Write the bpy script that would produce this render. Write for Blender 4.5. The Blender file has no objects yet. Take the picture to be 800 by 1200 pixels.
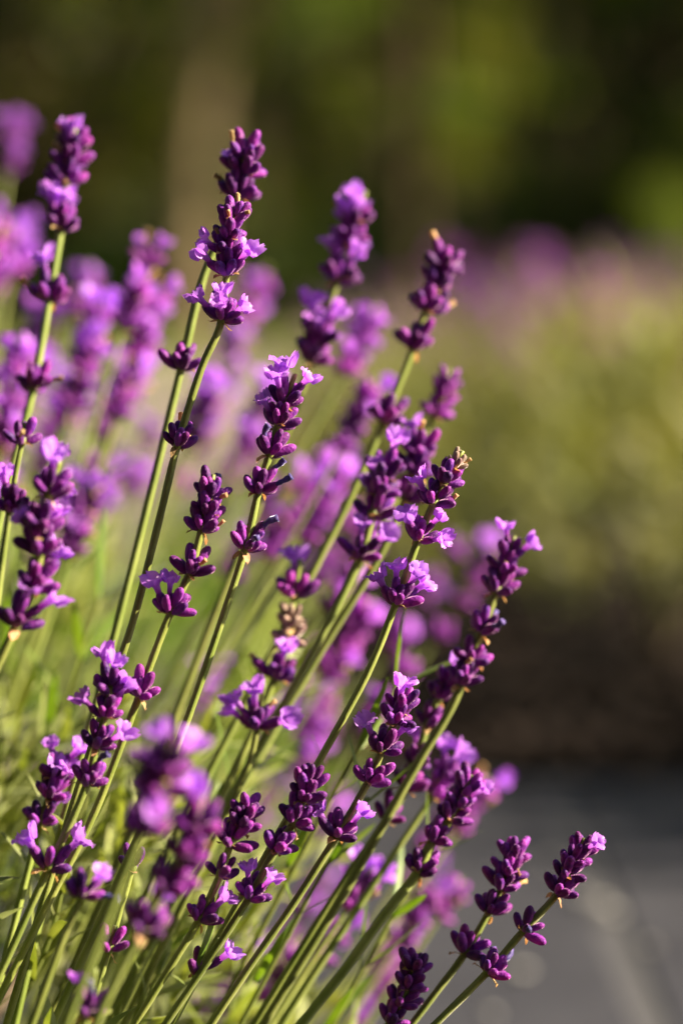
import bpy, math, random
from mathutils import Vector, Matrix, Euler, noise
R = math.radians
rnd = random.Random(11)
scene = bpy.context.scene
col = scene.collection

# ------------------------------------------------------------------ camera
CAM_H, PITCH, LENS, SENS = 0.47, math.atan(270 * 36 / 85 / 1200), 85.0, 36.0
K = SENS / LENS / 1200.0            # tangent per pixel of the 800x1200 photograph
FOC = 0.85
cam_d = bpy.data.cameras.new('camera')
cam = bpy.data.objects.new('camera', cam_d)
col.objects.link(cam)
cam.location = (0, 0, CAM_H)
cam.rotation_euler = (math.pi / 2 - PITCH, 0, 0)
cam_d.sensor_fit = 'VERTICAL'
cam_d.sensor_height = SENS
cam_d.lens = LENS
cam_d.clip_start, cam_d.clip_end = 0.02, 400
cam_d.dof.use_dof = True
cam_d.dof.focus_distance = FOC
cam_d.dof.aperture_fstop = 2.95
scene.camera = cam

# ------------------------------------------------------------------ light
SUN_AZ, SUN_EL = R(90), R(29)      # azimuth from +Y towards +X
world = bpy.data.worlds.new('World')
scene.world = world
world.use_nodes = True
wn = world.node_tree
sky = wn.nodes.new('ShaderNodeTexSky')
sky.sky_type = 'NISHITA'
sky.sun_disc = False
sky.sun_elevation = SUN_EL
sky.sun_rotation = SUN_AZ
bgn = wn.nodes['Background']
wn.links.new(sky.outputs[0], bgn.inputs[0])
bgn.inputs[1].default_value = 0.05
sun_d = bpy.data.lights.new('sun', 'SUN')
sun_d.energy = 5.0
sun_d.angle = R(0.5)
sun_d.color = (1.0, 0.85, 0.64)
sun = bpy.data.objects.new('sun', sun_d)
col.objects.link(sun)
SUN_DIR = Vector((math.sin(SUN_AZ) * math.cos(SUN_EL), math.cos(SUN_AZ) * math.cos(SUN_EL), math.sin(SUN_EL)))
sun.rotation_euler = SUN_DIR.to_track_quat('Z', 'Y').to_euler()
sun.location = SUN_DIR * 30

scene.view_settings.view_transform = 'Standard'
scene.view_settings.look = 'None'
scene.view_settings.exposure = 1.95
scene.view_settings.gamma = 1.0
scene.render.engine = 'CYCLES'
scene.cycles.use_denoising = True
scene.cycles.max_bounces = 8
scene.cycles.transmission_bounces = 6

cp, sp = math.cos(PITCH), math.sin(PITCH)
def at(px, py, d):
    """the point in the garden seen at a pixel of the photograph, d metres along the view axis"""
    u, v = (px - 400) * K * d, (600 - py) * K * d
    return Vector((u, d * cp + v * sp, CAM_H - d * sp + v * cp))

# ------------------------------------------------------------------ materials
def nodes_of(m):
    m.use_nodes = True
    nt = m.node_tree
    return nt, nt.nodes['Principled BSDF'], nt.nodes['Material Output']

def plant_mat(name, c1, c2, rough=0.55, trans=0.0, tcol=None, sheen=0.0, sheen_tint=(1, 1, 1), scale=60.0,
              bump=0.0, bump_scale=800.0, vary=0.12, coat=0.0, grad=None, spec=0.4, hue=0.10):
    """two-tone noise colour, per-object variation, optional light passing through thin tissue"""
    m = bpy.data.materials.new(name)
    nt, p, out = nodes_of(m)
    N, L = nt.nodes, nt.links
    tc = N.new('ShaderNodeTexCoord')
    oi = N.new('ShaderNodeObjectInfo')
    add = N.new('ShaderNodeVectorMath'); add.operation = 'ADD'
    L.new(tc.outputs['Object'], add.inputs[0]); L.new(oi.outputs['Random'], add.inputs[1])
    nz = N.new('ShaderNodeTexNoise'); nz.inputs['Scale'].default_value = scale; nz.inputs['Detail'].default_value = 3
    L.new(add.outputs[0], nz.inputs['Vector'])
    ramp = N.new('ShaderNodeMapRange')
    ramp.inputs[1].default_value, ramp.inputs[2].default_value = 0.35, 0.65
    L.new(nz.outputs['Fac'], ramp.inputs[0])
    mix = N.new('ShaderNodeMix'); mix.data_type = 'RGBA'
    mix.inputs[6].default_value = (*c1, 1); mix.inputs[7].default_value = (*c2, 1)
    L.new(ramp.outputs[0], mix.inputs[0])
    colour = mix.outputs[2]
    if grad:                                   # tissue colour changing along the piece (local z, metres)
        g0, g1, gc = grad
        sep = N.new('ShaderNodeSeparateXYZ'); L.new(tc.outputs['Object'], sep.inputs[0])
        gr = N.new('ShaderNodeMapRange'); gr.inputs[1].default_value, gr.inputs[2].default_value = g0, g1
        L.new(sep.outputs['Z'], gr.inputs[0])
        gm = N.new('ShaderNodeMix'); gm.data_type = 'RGBA'
        gm.inputs[7].default_value = (*gc, 1)
        L.new(gr.outputs[0], gm.inputs[0]); L.new(colour, gm.inputs[6])
        colour = gm.outputs[2]
    hsv = N.new('ShaderNodeHueSaturation')
    vr = N.new('ShaderNodeMapRange'); vr.inputs[3].default_value, vr.inputs[4].default_value = 1 - vary * 2.2, 1 + vary * 2.2
    L.new(oi.outputs['Random'], vr.inputs[0])
    L.new(vr.outputs[0], hsv.inputs['Value']); L.new(colour, hsv.inputs['Color'])
    hr = N.new('ShaderNodeMapRange'); hr.inputs[3].default_value, hr.inputs[4].default_value = 0.5 - vary * hue, 0.5 + vary * hue
    mul = N.new('ShaderNodeMath'); mul.operation = 'MULTIPLY'; mul.inputs[1].default_value = 7.13
    fr = N.new('ShaderNodeMath'); fr.operation = 'FRACT'
    L.new(oi.outputs['Random'], mul.inputs[0]); L.new(mul.outputs[0], fr.inputs[0]); L.new(fr.outputs[0], hr.inputs[0])
    L.new(hr.outputs[0], hsv.inputs['Hue'])
    L.new(hsv.outputs[0], p.inputs['Base Color'])
    p.inputs['Roughness'].default_value = rough
    if sheen:
        p.inputs['Sheen Weight'].default_value = sheen
        p.inputs['Sheen Roughness'].default_value = 0.35
        p.inputs['Sheen Tint'].default_value = (*sheen_tint, 1)
    p.inputs['Coat Weight'].default_value = coat
    p.inputs['Specular IOR Level'].default_value = spec
    if bump:
        bz = N.new('ShaderNodeTexNoise'); bz.inputs['Scale'].default_value = bump_scale; bz.inputs['Detail'].default_value = 2
        L.new(add.outputs[0], bz.inputs['Vector'])
        bp = N.new('ShaderNodeBump'); bp.inputs['Strength'].default_value = bump; bp.inputs['Distance'].default_value = 0.0004
        L.new(bz.outputs['Fac'], bp.inputs['Height']); L.new(bp.outputs[0], p.inputs['Normal'])
    if trans:
        tr = N.new('ShaderNodeBsdfTranslucent')
        if tcol:
            tm = N.new('ShaderNodeMix'); tm.data_type = 'RGBA'; tm.blend_type = 'MULTIPLY'; tm.inputs[0].default_value = 1
            tm.inputs[7].default_value = (*tcol, 1); L.new(hsv.outputs[0], tm.inputs[6]); L.new(tm.outputs[2], tr.inputs[0])
        else:
            L.new(hsv.outputs[0], tr.inputs[0])
        ms = N.new('ShaderNodeMixShader'); ms.inputs[0].default_value = trans
        L.new(p.outputs[0], ms.inputs[1]); L.new(tr.outputs[0], ms.inputs[2]); L.new(ms.outputs[0], out.inputs[0])
    return m

M = {}
M['bud'] = plant_mat('calyx_violet', (0.095, 0.010, 0.180), (0.270, 0.030, 0.310), 0.55, 0.24, (1.8, 0.9, 1.2), 0.38, (1.0, 0.58, 0.92),
                     scale=340, bump=0.9, bump_scale=1300, vary=0.22, hue=0.13, spec=0.3, grad=(0.0016, -0.0004, (0.20, 0.11, 0.16)))
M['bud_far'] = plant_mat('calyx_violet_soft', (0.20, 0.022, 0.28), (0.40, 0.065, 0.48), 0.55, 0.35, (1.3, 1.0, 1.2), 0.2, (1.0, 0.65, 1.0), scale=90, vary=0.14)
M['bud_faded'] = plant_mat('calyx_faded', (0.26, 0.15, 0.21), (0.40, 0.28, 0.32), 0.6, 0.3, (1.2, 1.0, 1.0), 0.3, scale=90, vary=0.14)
M['petal'] = plant_mat('corolla_lilac', (0.50, 0.18, 0.80), (0.66, 0.30, 0.90), 0.45, 0.5, (1.1, 0.9, 1.05), 0.3, (1, 0.8, 1), scale=330, bump=0.25, bump_scale=900, vary=0.10,
                       grad=(0.0095, 0.0060, (0.40, 0.07, 0.48)))
M['withered'] = plant_mat('corolla_withered_indigo', (0.035, 0.022, 0.13), (0.10, 0.06, 0.26), 0.6, 0.15, None, 0.5, (0.7, 0.7, 1), scale=400, vary=0.15)
M['dry'] = plant_mat('dry_tissue_tan', (0.36, 0.20, 0.08), (0.55, 0.36, 0.17), 0.7, 0.3, (1.2, 0.95, 0.7), 0.3, (1, 0.9, 0.7), scale=500, vary=0.15)
M['dry_bud'] = plant_mat('dry_calyx', (0.23, 0.13, 0.12), (0.42, 0.30, 0.22), 0.7, 0.15, None, 0.6, (1, 0.9, 0.85), scale=300, bump=0.5, bump_scale=1500, vary=0.15)
M['stalk'] = plant_mat('stalk_green', (0.125, 0.165, 0.022), (0.205, 0.235, 0.050), 0.5, 0.0, None, 0.25, (0.95, 0.95, 0.75), scale=55, bump=0.35, bump_scale=1400, vary=0.10)
M['leaf'] = plant_mat('leaf_grey_green', (0.17, 0.21, 0.035), (0.30, 0.32, 0.10), 0.55, 0.35, (1.15, 1.2, 0.45), 0.35, (0.95, 1, 0.8), scale=60, vary=0.14)
M['leaf_new'] = plant_mat('leaf_fresh_green', (0.10, 0.17, 0.018), (0.17, 0.25, 0.035), 0.45, 0.4, (1.2, 1.3, 0.4), 0.1, scale=60, vary=0.10)
M['leaf_bg'] = plant_mat('leaf_olive', (0.18, 0.20, 0.045), (0.31, 0.31, 0.11), 0.6, 0.35, (1.2, 1.15, 0.4), 0.2, (1, 1, 0.8), scale=20, vary=0.16)
M['wood'] = plant_mat('lavender_wood', (0.10, 0.07, 0.045), (0.17, 0.125, 0.085), 0.85, scale=120, bump=0.8, bump_scale=300)
M['bark'] = plant_mat('bark_brown', (0.13, 0.085, 0.045), (0.22, 0.155, 0.085), 0.9, scale=7, bump=0.9, bump_scale=14)
M['bark_shaded'] = plant_mat('bark_shaded', (0.035, 0.024, 0.013), (0.08, 0.055, 0.03), 0.9, scale=7, bump=0.9, bump_scale=14, spec=0.1)  # darker copy of the bark, shade of the wood put into its colour
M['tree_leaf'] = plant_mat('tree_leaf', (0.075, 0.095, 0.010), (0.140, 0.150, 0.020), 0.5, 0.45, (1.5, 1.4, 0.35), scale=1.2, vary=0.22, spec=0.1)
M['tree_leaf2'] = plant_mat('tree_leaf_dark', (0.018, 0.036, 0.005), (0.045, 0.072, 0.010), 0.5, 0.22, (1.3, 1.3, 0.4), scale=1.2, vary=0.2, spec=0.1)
M['shrub_leaf'] = plant_mat('shrub_leaf', (0.10, 0.16, 0.015), (0.16, 0.22, 0.03), 0.5, 0.4, (1.3, 1.3, 0.4), scale=3, vary=0.15, spec=0.1)

def ground_mat(name, c1, c2, scale, rough=0.9, bump=0.6, bscale=None, c3=None, dist=0.01):
    m = bpy.data.materials.new(name)
    nt, p, out = nodes_of(m)
    N, L = nt.nodes, nt.links
    tc = N.new('ShaderNodeTexCoord')
    nz = N.new('ShaderNodeTexNoise'); nz.inputs['Scale'].default_value = scale; nz.inputs['Detail'].default_value = 8; nz.inputs['Roughness'].default_value = 0.65
    L.new(tc.outputs['Object'], nz.inputs['Vector'])
    rp = N.new('ShaderNodeValToRGB')
    rp.color_ramp.elements[0].position, rp.color_ramp.elements[1].position = 0.32, 0.68
    rp.color_ramp.elements[0].color = (*c1, 1); rp.color_ramp.elements[1].color = (*c2, 1)
    if c3:
        e = rp.color_ramp.elements.new(0.5); e.color = (*c3, 1)
    L.new(nz.outputs['Fac'], rp.inputs[0]); L.new(rp.outputs[0], p.inputs['Base Color'])
    p.inputs['Roughness'].default_value = rough
    p.inputs['Specular IOR Level'].default_value = 0.25
    b2 = N.new('ShaderNodeTexNoise'); b2.inputs['Scale'].default_value = bscale or scale * 6; b2.inputs['Detail'].default_value = 6
    L.new(tc.outputs['Object'], b2.inputs['Vector'])
    bp = N.new('ShaderNodeBump'); bp.inputs['Strength'].default_value = bump; bp.inputs['Distance'].default_value = dist
    L.new(b2.outputs['Fac'], bp.inputs['Height']); L.new(bp.outputs[0], p.inputs['Normal'])
    return m

M['soil'] = ground_mat('soil_dark', (0.008, 0.005, 0.0035), (0.020, 0.012, 0.008), 30)
M['litter'] = ground_mat('leaf_litter', (0.045, 0.030, 0.014), (0.10, 0.065, 0.028), 5, dist=0.05)
M['lawn'] = ground_mat('lawn', (0.085, 0.110, 0.018), (0.150, 0.165, 0.035), 2.5, bscale=120)
M['gravel'] = ground_mat('beige_gravel', (0.17, 0.138, 0.115), (0.26, 0.215, 0.18), 18, bscale=200)
M['slab'] = ground_mat('slab_grey', (0.022, 0.022, 0.028), (0.042, 0.042, 0.050), 9, rough=0.7, bscale=160, bump=0.35, dist=0.003)
M['mortar'] = ground_mat('mortar_pale', (0.055, 0.055, 0.060), (0.070, 0.070, 0.075), 40, bump=0.4, dist=0.003)
M['pebble'] = ground_mat('pebble', (0.22, 0.215, 0.21), (0.34, 0.33, 0.31), 60, rough=0.28, bump=0.1)
M['mulch'] = ground_mat('bark_chip', (0.008, 0.0045, 0.003), (0.024, 0.013, 0.008), 45, dist=0.003)

# ------------------------------------------------------------------ mesh helpers
class MB:
    def __init__(self): self.v, self.f, self.mi = [], [], []
    def add(self, part, mat=None, idx=None):
        """part = (verts, faces[, mats]) moved by a matrix"""
        o = len(self.v)
        vs, fs = part[0], part[1]
        ms = part[2] if len(part) > 2 else None
        self.v.extend((mat @ Vector(p))[:] for p in vs) if mat is not None else self.v.extend(tuple(p) for p in vs)
        self.f.extend(tuple(i + o for i in f) for f in fs)
        self.mi.extend(ms if (ms is not None and idx is None) else [idx or 0] * len(fs))
        return self
    def part(self): return (self.v, self.f, self.mi)
    def mesh(self, name, mats, smooth=True):
        me = bpy.data.meshes.new(name)
        me.from_pydata(self.v, [], self.f)
        for m in mats: me.materials.append(M[m])
        me.polygons.foreach_set('material_index', self.mi)
        if smooth: me.polygons.foreach_set('use_smooth', [True] * len(self.f))
        me.update()
        return me

def link(name, me, parent=None, mx=None):
    o = bpy.data.objects.new(name, me)
    col.objects.link(o)
    if parent is not None: o.parent = parent
    if mx is not None: o.matrix_basis = mx
    return o
def tag(o, label, cat, group=None, kind=None):
    o['label'] = label; o['category'] = cat
    if group: o['group'] = group
    if kind: o['kind'] = kind
    return o
def struct(name, me, mx=None):
    o = link(name, me, None, mx); o['kind'] = 'structure'; return o

def tube(path, radii, n=8, ridge=0.0, cap=True, squash=None):
    """tube along a list of points; ridge > 0 gives the square stem its four raised corners"""
    vs, fs = [], []
    t0 = (path[1] - path[0]).normalized()
    ref = Vector((0, 1, 0)) if abs(t0.y) < 0.9 else Vector((1, 0, 0))
    x = (ref - t0 * ref.dot(t0)).normalized()
    for i, p in enumerate(path):
        t = (path[min(i + 1, len(path) - 1)] - path[max(i - 1, 0)]).normalized()
        x = (x - t * x.dot(t)).normalized()
        y = t.cross(x)
        r = radii[i] if hasattr(radii, '__len__') else radii
        for k in range(n):
            a = 2 * math.pi * k / n
            rr = r * (1 + (ridge if k % 2 == 0 else -ridge))
            vs.append(p + x * (math.cos(a) * rr) + y * (math.sin(a) * rr))
    for i in range(len(path) - 1):
        for k in range(n):
            a, b = i * n + k, i * n + (k + 1) % n
            fs.append((a, b, b + n, a + n))
    if cap:
        fs.append(tuple(range(n - 1, -1, -1)))
        fs.append(tuple(range(len(vs) - n, len(vs))))
    return vs, fs

def lathe(profile, n=8, ribs=0.0, bend=0.0, wob=0.0, r_=rnd):
    """surface of revolution along +z, closed at both ends; bend pushes it sideways; ribs = ridged calyx"""
    vs, fs = [], []
    L = profile[-1][0]
    ph = r_.random() * 6
    for z, r in profile:
        dx = bend * (z / L) ** 2
        for k in range(n):
            a = 2 * math.pi * k / n
            rr = r * (1 + (ribs if k % 2 else -ribs) + wob * math.sin(3 * a + ph + z * 900))
            vs.append(Vector((math.cos(a) * rr + dx, math.sin(a) * rr, z)))
    m = len(profile)
    for i in range(m - 1):
        for k in range(n):
            a, b = i * n + k, i * n + (k + 1) % n
            fs.append((a, b, b + n, a + n))
    fs.append(tuple(range(n - 1, -1, -1)))
    fs.append(tuple(range((m - 1) * n, m * n)))
    return vs, fs

def catmull(pts, per=6):
    out = []
    P = [pts[0] * 2 - pts[1]] + list(pts) + [pts[-1] * 2 - pts[-2]]
    for i in range(1, len(P) - 2):
        for s in range(per):
            t = s / per
            a, b, c, d = P[i - 1], P[i], P[i + 1], P[i + 2]
            out.append(0.5 * ((2 * b) + (c - a) * t + (2 * a - 5 * b + 4 * c - d) * t * t + (3 * b - a - 3 * c + d) * t ** 3))
    out.append(pts[-1].copy())
    return out

# ------------------------------------------------------------------ lavender pieces (metres)
def bud_part(n=10, fat=1.0, length=0.0066, ribs=0.07, r_=rnd, open_tip=False):
    b = r_.uniform(-0.0006, 0.0009)
    f = fat * 0.00125
    prof = [(0.0, f * .30), (length * .10, f * .62), (length * .30, f * .92), (length * .55, f * 1.04), (length * .78, f * .96),
            (length * .92, f * .70), (length, f * .30)]
    return lathe(prof, n, ribs, b, 0.03, r_)

def bud_low(r_=rnd):
    L = 0.0070; f = 0.00155
    return lathe([(0, f * .4), (L * .3, f * .95), (L * .7, f), (L, f * .4)], 6, 0, r_.uniform(-.0005, .0008), 0, r_)

def petal_grid(length, width, tilt, az, z0, r0, ruffle, r_, nu=5, nv=4):
    """one corolla lobe: starts on the tube mouth, bends outwards, edges ruffled"""
    vs, fs = [], []
    ph, ph2 = r_.random() * 6, r_.random() * 6
    for j in range(nv + 1):
        t = j / nv
        ang = tilt * (0.25 + 0.75 * t)
        w = width * (0.55 + 0.75 * math.sin(math.pi * (0.18 + 0.72 * t))) * (1 if t < 0.95 else 0.72)
        rad = r0 + sum(math.sin(tilt * (0.25 + 0.75 * (q / nv))) for q in range(j)) * length / nv
        zz = z0 + sum(math.cos(tilt * (0.25 + 0.75 * (q / nv))) for q in range(j)) * length / nv
        for i in range(nu + 1):
            u = i / nu * 2 - 1
            ruf = ruffle * t * (math.sin(u * 4.2 + ph) + 0.6 * math.sin(u * 7 + t * 5 + ph2))
            cup = -0.25 * w * (u * u) * (1 - t * .5)
            notch = -0.10 * length * t * (1 - abs(u)) ** 2
            x = rad + notch + (math.cos(ang) * ruf) - cup * math.cos(ang) * .6
            vs.append(Vector((x, u * w * .5, zz + math.sin(ang) * ruf)))
    for j in range(nv):
        for i in range(nu):
            a = j * (nu + 1) + i
            fs.append((a, a + 1, a + nu + 2, a + nu + 1))
    rot = Matrix.Rotation(az, 3, 'Z')
    return [rot @ v for v in vs], fs

def floret_part(r_, s=1.0, low=False):
    mb = MB()
    h = r_.uniform(0.0088, 0.0106)
    n = 6 if low else 8
    bend = r_.uniform(-0.0004, 0.0012)
    prof = [(0.0045, .0007), (0.0062, .00095), (h - .0012, .0011), (h, .0016)]
    vs, fs = lathe(prof, n, 0, bend, 0.05, r_)
    mb.add((vs, fs[:-1]))
    sh = Matrix.Translation((bend, 0, 0))
    nu, nv = (3, 2) if low else (5, 4)
    for az, L, W, tl in ((R(62), .0048, .0042, R(42)), (R(118), .0048, .0042, R(48)),
                         (R(205), .0036, .0032, R(88)), (R(270), .0042, .0036, R(100)), (R(335), .0036, .0032, R(88))):
        p = petal_grid(L * r_.uniform(.85, 1.15) * s, W * r_.uniform(.9, 1.15) * s, tl * r_.uniform(.75, 1.25), az + r_.uniform(-.15, .15), h - .0003, .0013,
                       .00045 * r_.uniform(.7, 1.5), r_, nu, nv)
        mb.add(p, sh)
    return mb.part()

def withered_part(r_):
    pts = [Vector((0, 0, .0045)), Vector((.0002, 0, .0068)), Vector((r_.uniform(.0004, .0012), r_.uniform(-.0005, .0005), .0088)),
           Vector((r_.uniform(.0008, .0030), r_.uniform(-.001, .001), r_.uniform(.0100, .0118)))]
    path = catmull(pts, 3)
    k = len(path)
    return tube(path, [0.00075 + 0.00065 * (i / k) ** 3 + 0.00012 * math.sin(i * 2.1) for i in range(k)], 7, 0.12)

def bract_part(r_):
    """papery pointed bract under a whorl, bending down a little"""
    vs, fs = [], []
    L, W = r_.uniform(.0032, .0050), r_.uniform(.0016, .0024)
    for j in range(5):
        t = j / 4
        w = W * (1 - t) ** .7 * (0.7 + .6 * t) + .00008
        for u in (-1, 0, 1):
            vs.append(Vector((L * t, u * w, -.0012 * t * t * r_.uniform(.3, 2) + abs(u) * .0005 * (1 - t))))
    for j in range(4):
        for i in range(2):
            a = j * 3 + i
            fs.append((a, a + 1, a + 4, a + 3))
    return vs, fs

def leaf_part(L, W, curve, fold=0.35, n=7, twist=0.0):
    """narrow lavender leaf along +z with a folded midrib, curving towards +x"""
    vs, fs = [], []
    x = z = 0.0
    for j in range(n + 1):
        t = j / n
        w = W * .5 * (math.sin(math.pi * min(1, .12 + t * .86)) ** .55) * (1 if t < .97 else .35)
        a = curve * t
        if j:
            x += math.sin(a) * L / n; z += math.cos(a) * L / n
        ct, st = math.cos(twist * t), math.sin(twist * t)
        for u in (-1, 0, 1):
            off = -abs(u) * w * fold
            vs.append(Vector((x - math.cos(a) * off + st * u * w * .5, u * w * ct, z + math.sin(a) * off)))
    for j in range(n):
        for i in range(2):
            a = j * 3 + i
            fs.append((a, a + 1, a + 4, a + 3))
    return vs, fs

mrnd = random.Random(5)
BUDS = [MB().add(bud_part(14, mrnd.uniform(.95, 1.2), mrnd.uniform(.0060, .0080), .11, mrnd)).mesh('bud', ['bud']) for _ in range(7)]
DRYBUDS = [MB().add(bud_part(14, mrnd.uniform(.75, 1.0), mrnd.uniform(.0048, .0060), .12, mrnd)).mesh('dry_bud', ['dry_bud']) for _ in range(4)]
FLORETS = [MB().add(floret_part(mrnd)).mesh('floret', ['petal']) for _ in range(8)]
WITHERED = [MB().add(withered_part(mrnd)).mesh('withered_floret', ['withered']) for _ in range(5)]
DRYTUBES = [MB().add(withered_part(mrnd), Matrix.Diagonal((.72, .72, .80, 1))).mesh('dry_floret', ['dry']) for _ in range(4)]
BRACTS = [MB().add(bract_part(mrnd)).mesh('bract', ['dry']) for _ in range(6)]
def collar_part(r=.0013):
    return lathe([(-.0012, r * .8), (-.0002, r * 1.15), (.0014, r * 1.25), (.0026, r * .8)], 8, 0.08, 0, .08, mrnd)
COLLARS = [MB().add(collar_part()).mesh('whorl_node', ['stalk']) for _ in range(3)]

def axis_frame(t, roll):
    t = t.normalized()
    ref = Vector((0, -1, 0))
    x = (ref - t * ref.dot(t)).normalized()
    y = t.cross(x)
    m = Matrix((x, y, t)).transposed()
    return m @ Matrix.Rotation(roll, 3, 'Z')

def bud_dirs(n, r_, top=False):
    """positions and directions of the calyces of one whorl: two opposite clusters, outer ones spreading, inner ones upright"""
    res = []
    outer = max(2, round(n * .56))
    for i in range(n):
        if i < outer:
            az = 2 * math.pi * (i + r_.uniform(-.28, .28)) / outer
            tilt = R(r_.uniform(44, 68)); z = r_.uniform(-.0004, .0007); rad = .0011
        else:
            az = 2 * math.pi * (i - outer + .5 + r_.uniform(-.3, .3)) / max(1, n - outer)
            tilt = R(r_.uniform(14, 36)); z = r_.uniform(.0012, .0030); rad = .0011
        if top: tilt *= .72
        az += 0.22 * math.sin(2 * az)          # gather towards the two sides
        d = Vector((math.cos(az) * math.sin(tilt), math.sin(az) * math.sin(tilt), math.cos(tilt)))
        p = Vector((math.cos(az) * rad, math.sin(az) * rad, z))
        res.append((p, d, az, tilt))
    return res

def bud_matrix(p, d, r_, sc):
    q = d.to_track_quat('Z', 'Y').to_matrix() @ Matrix.Rotation(r_.uniform(0, 6.28), 3, 'Z')
    return Matrix.Translation(p) @ q.to_4x4() @ Matrix.Diagonal((sc, sc, sc, 1))

# joined whorls for stems that stand out of focus: one mesh per whorl, shared
def soft_whorl(n, nfl, nw, r_, hi=False):
    mb = MB()
    mb.add(collar_part(), None, 1)
    lows = bud_dirs(n, r_)
    pick = sorted(range(n), key=lambda i: lows[i][3] + r_.uniform(0, .5))
    for i, (p, d, az, tl) in enumerate(lows):
        sc = r_.uniform(.88, 1.15)
        mx = bud_matrix(p, d, r_, sc)
        mb.add(bud_low(r_), mx, 0)
        if i in pick[:nfl]: mb.add(floret_part(r_, 1.05, True), mx, 2)
        elif i in pick[nfl:nfl + nw]: mb.add(withered_part(r_), mx, 3)
    for s in (0, 1):
        mb.add(bract_part(r_), Matrix.Rotation(r_.uniform(0, 6.28), 4, 'Z'), 3)
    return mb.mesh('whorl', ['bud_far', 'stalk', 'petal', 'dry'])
SOFT = {}
for nfl in range(0, 5):
    SOFT[nfl] = [soft_whorl(mrnd.randint(9, 11), nfl, mrnd.randint(0, 1), mrnd) for _ in range(3)]

# ------------------------------------------------------------------ one flowering stem
BASE_C = at(0, 1730, 0.90); BASE_C.z = 0.02
STEM_N = [0]
def stem(px, dep, whorls, label, group='lavender flower stems of the front bush', r=0.00115, sharp=True, seed=None,
         base=None, name='lavender_flower', tip_tan=0, scale=1.0, leaves=0):
    """px: pixel path tip -> lower end; dep: (tip, end) in cm behind the focus plane;
    whorls: (pixel row of the whorl's foot, bud count, florets, flags)"""
    STEM_N[0] += 1
    r_ = random.Random(seed if seed is not None else 100 + STEM_N[0])
    pts = [Vector((x, y, 0)) for x, y in px]
    tot = sum((pts[i + 1] - pts[i]).length for i in range(len(pts) - 1)); acc = 0
    for i, p in enumerate(pts):
        if i: acc += (pts[i] - pts[i - 1]).length
        p.z = FOC + (dep[0] + (dep[1] - dep[0]) * acc / tot) / 100
    img = catmull(pts, 6)
    path = [at(p.x, p.y, p.z) for p in img]
    rows = [p.y for p in img]
    # run on below the frame into the crown of the bush
    end, dirn = path[-1], (path[-1] - path[-4]).normalized()
    b = (base if base is not None else BASE_C) + Vector((r_.uniform(-.05, .05), r_.uniform(-.05, .05), 0))
    mid = end + dirn * (end - b).length * .5
    b = b.lerp(Vector((mid.x, mid.y, b.z)), .35)
    ext = catmull([end - dirn * .03, end, mid.lerp((end + b) / 2, .35), b], 4)[5:]
    path += ext
    root = bpy.data.objects.new(name, None)
    col.objects.link(root)
    root.location = b; root.empty_display_size = .01
    tag(root, label, 'lavender', group)
    n = len(path)
    mb = MB().add(tube([p - b for p in path], [scale * r * (.62 + .38 * min(1, i / 14)) * (1 + .04 * math.sin(i * 1.7)) for i in range(n)], 8, .17))
    link('stalk', mb.mesh('stalk', ['stalk']), root)
    for wi, w in enumerate(whorls):
        y, nb, nf = w[0], w[1], w[2]
        flags = w[3] if len(w) > 3 else ''
        i = min(range(len(rows) - 1), key=lambda q: abs((rows[q] + rows[q + 1]) / 2 - y) if not (rows[q] <= y <= rows[q + 1]) else -1)
        t = 0 if rows[i + 1] == rows[i] else min(1, max(0, (y - rows[i]) / (rows[i + 1] - rows[i])))
        pos = path[i].lerp(path[i + 1], t)
        axis = (path[max(i - 1, 0)] - path[i + 2]).normalized()
        fr = axis_frame(axis, wi * math.pi / 2 + r_.uniform(-.5, .5))
        s = scale * (w[4] if len(w) > 4 else 1.0)
        wm = Matrix.Translation(pos - b) @ fr.to_4x4() @ Matrix.Diagonal((s, s, s, 1))
        if not sharp:
            me = r_.choice(SOFT[min(4, nf if isinstance(nf, int) else len(nf))])
            link('whorl', me, root, wm)
            continue
        wo = link('whorl', r_.choice(COLLARS), root, wm)
        if nb > 7: nb += 2
        dirs = bud_dirs(nb, r_, 't' in flags)
        wdirs = [fr @ d for _, d, _, _ in dirs]
        fset = {}
        if isinstance(nf, str):
            for ch in nf:
                want = {'L': -1.0, 'R': 1.0, 'C': 0.0}[ch]
                best = min((q for q in range(nb) if q not in fset), key=lambda q: abs(wdirs[q].x - want * .75) + max(0, wdirs[q].y) * .9 + abs(dirs[q][3] - .55) * .5)
                fset[best] = 1
        else:
            for q in sorted(range(nb), key=lambda q: dirs[q][3] + r_.uniform(0, .7))[:nf]: fset[q] = 1
        rest = [q for q in range(nb) if q not in fset]
        r_.shuffle(rest)
        for q in rest[:flags.count('w')]: fset[q] = 2
        for q in rest[flags.count('w'):flags.count('w') + flags.count('o')]: fset[q] = 3
        for q, (p, d, az, tl) in enumerate(dirs):
            sc = r_.uniform(.88, 1.2)
            if 's' in flags: sc *= .75
            mx = bud_matrix(p, d, r_, sc)
            link('bud', r_.choice(DRYBUDS if 'd' in flags else BUDS), wo, mx)
            if fset.get(q) == 1: link('floret', r_.choice(FLORETS), wo, mx)
            elif fset.get(q) == 2: link('withered_floret', r_.choice(WITHERED), wo, mx)
            elif fset.get(q) == 3: link('dry_floret', r_.choice(DRYTUBES), wo, mx)
        a0 = r_.uniform(0, 6.28)
        for s_ in range(2):
            link('bract', r_.choice(BRACTS), wo, Matrix.Translation((0, 0, -.0006)) @ Matrix.Rotation(a0 + s_ * math.pi + r_.uniform(-.4, .4), 4, 'Z')
                 @ Matrix.Rotation(R(r_.uniform(-35, 30)), 4, 'Y') @ Matrix.Translation((.0009, 0, 0)))
    return root

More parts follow.
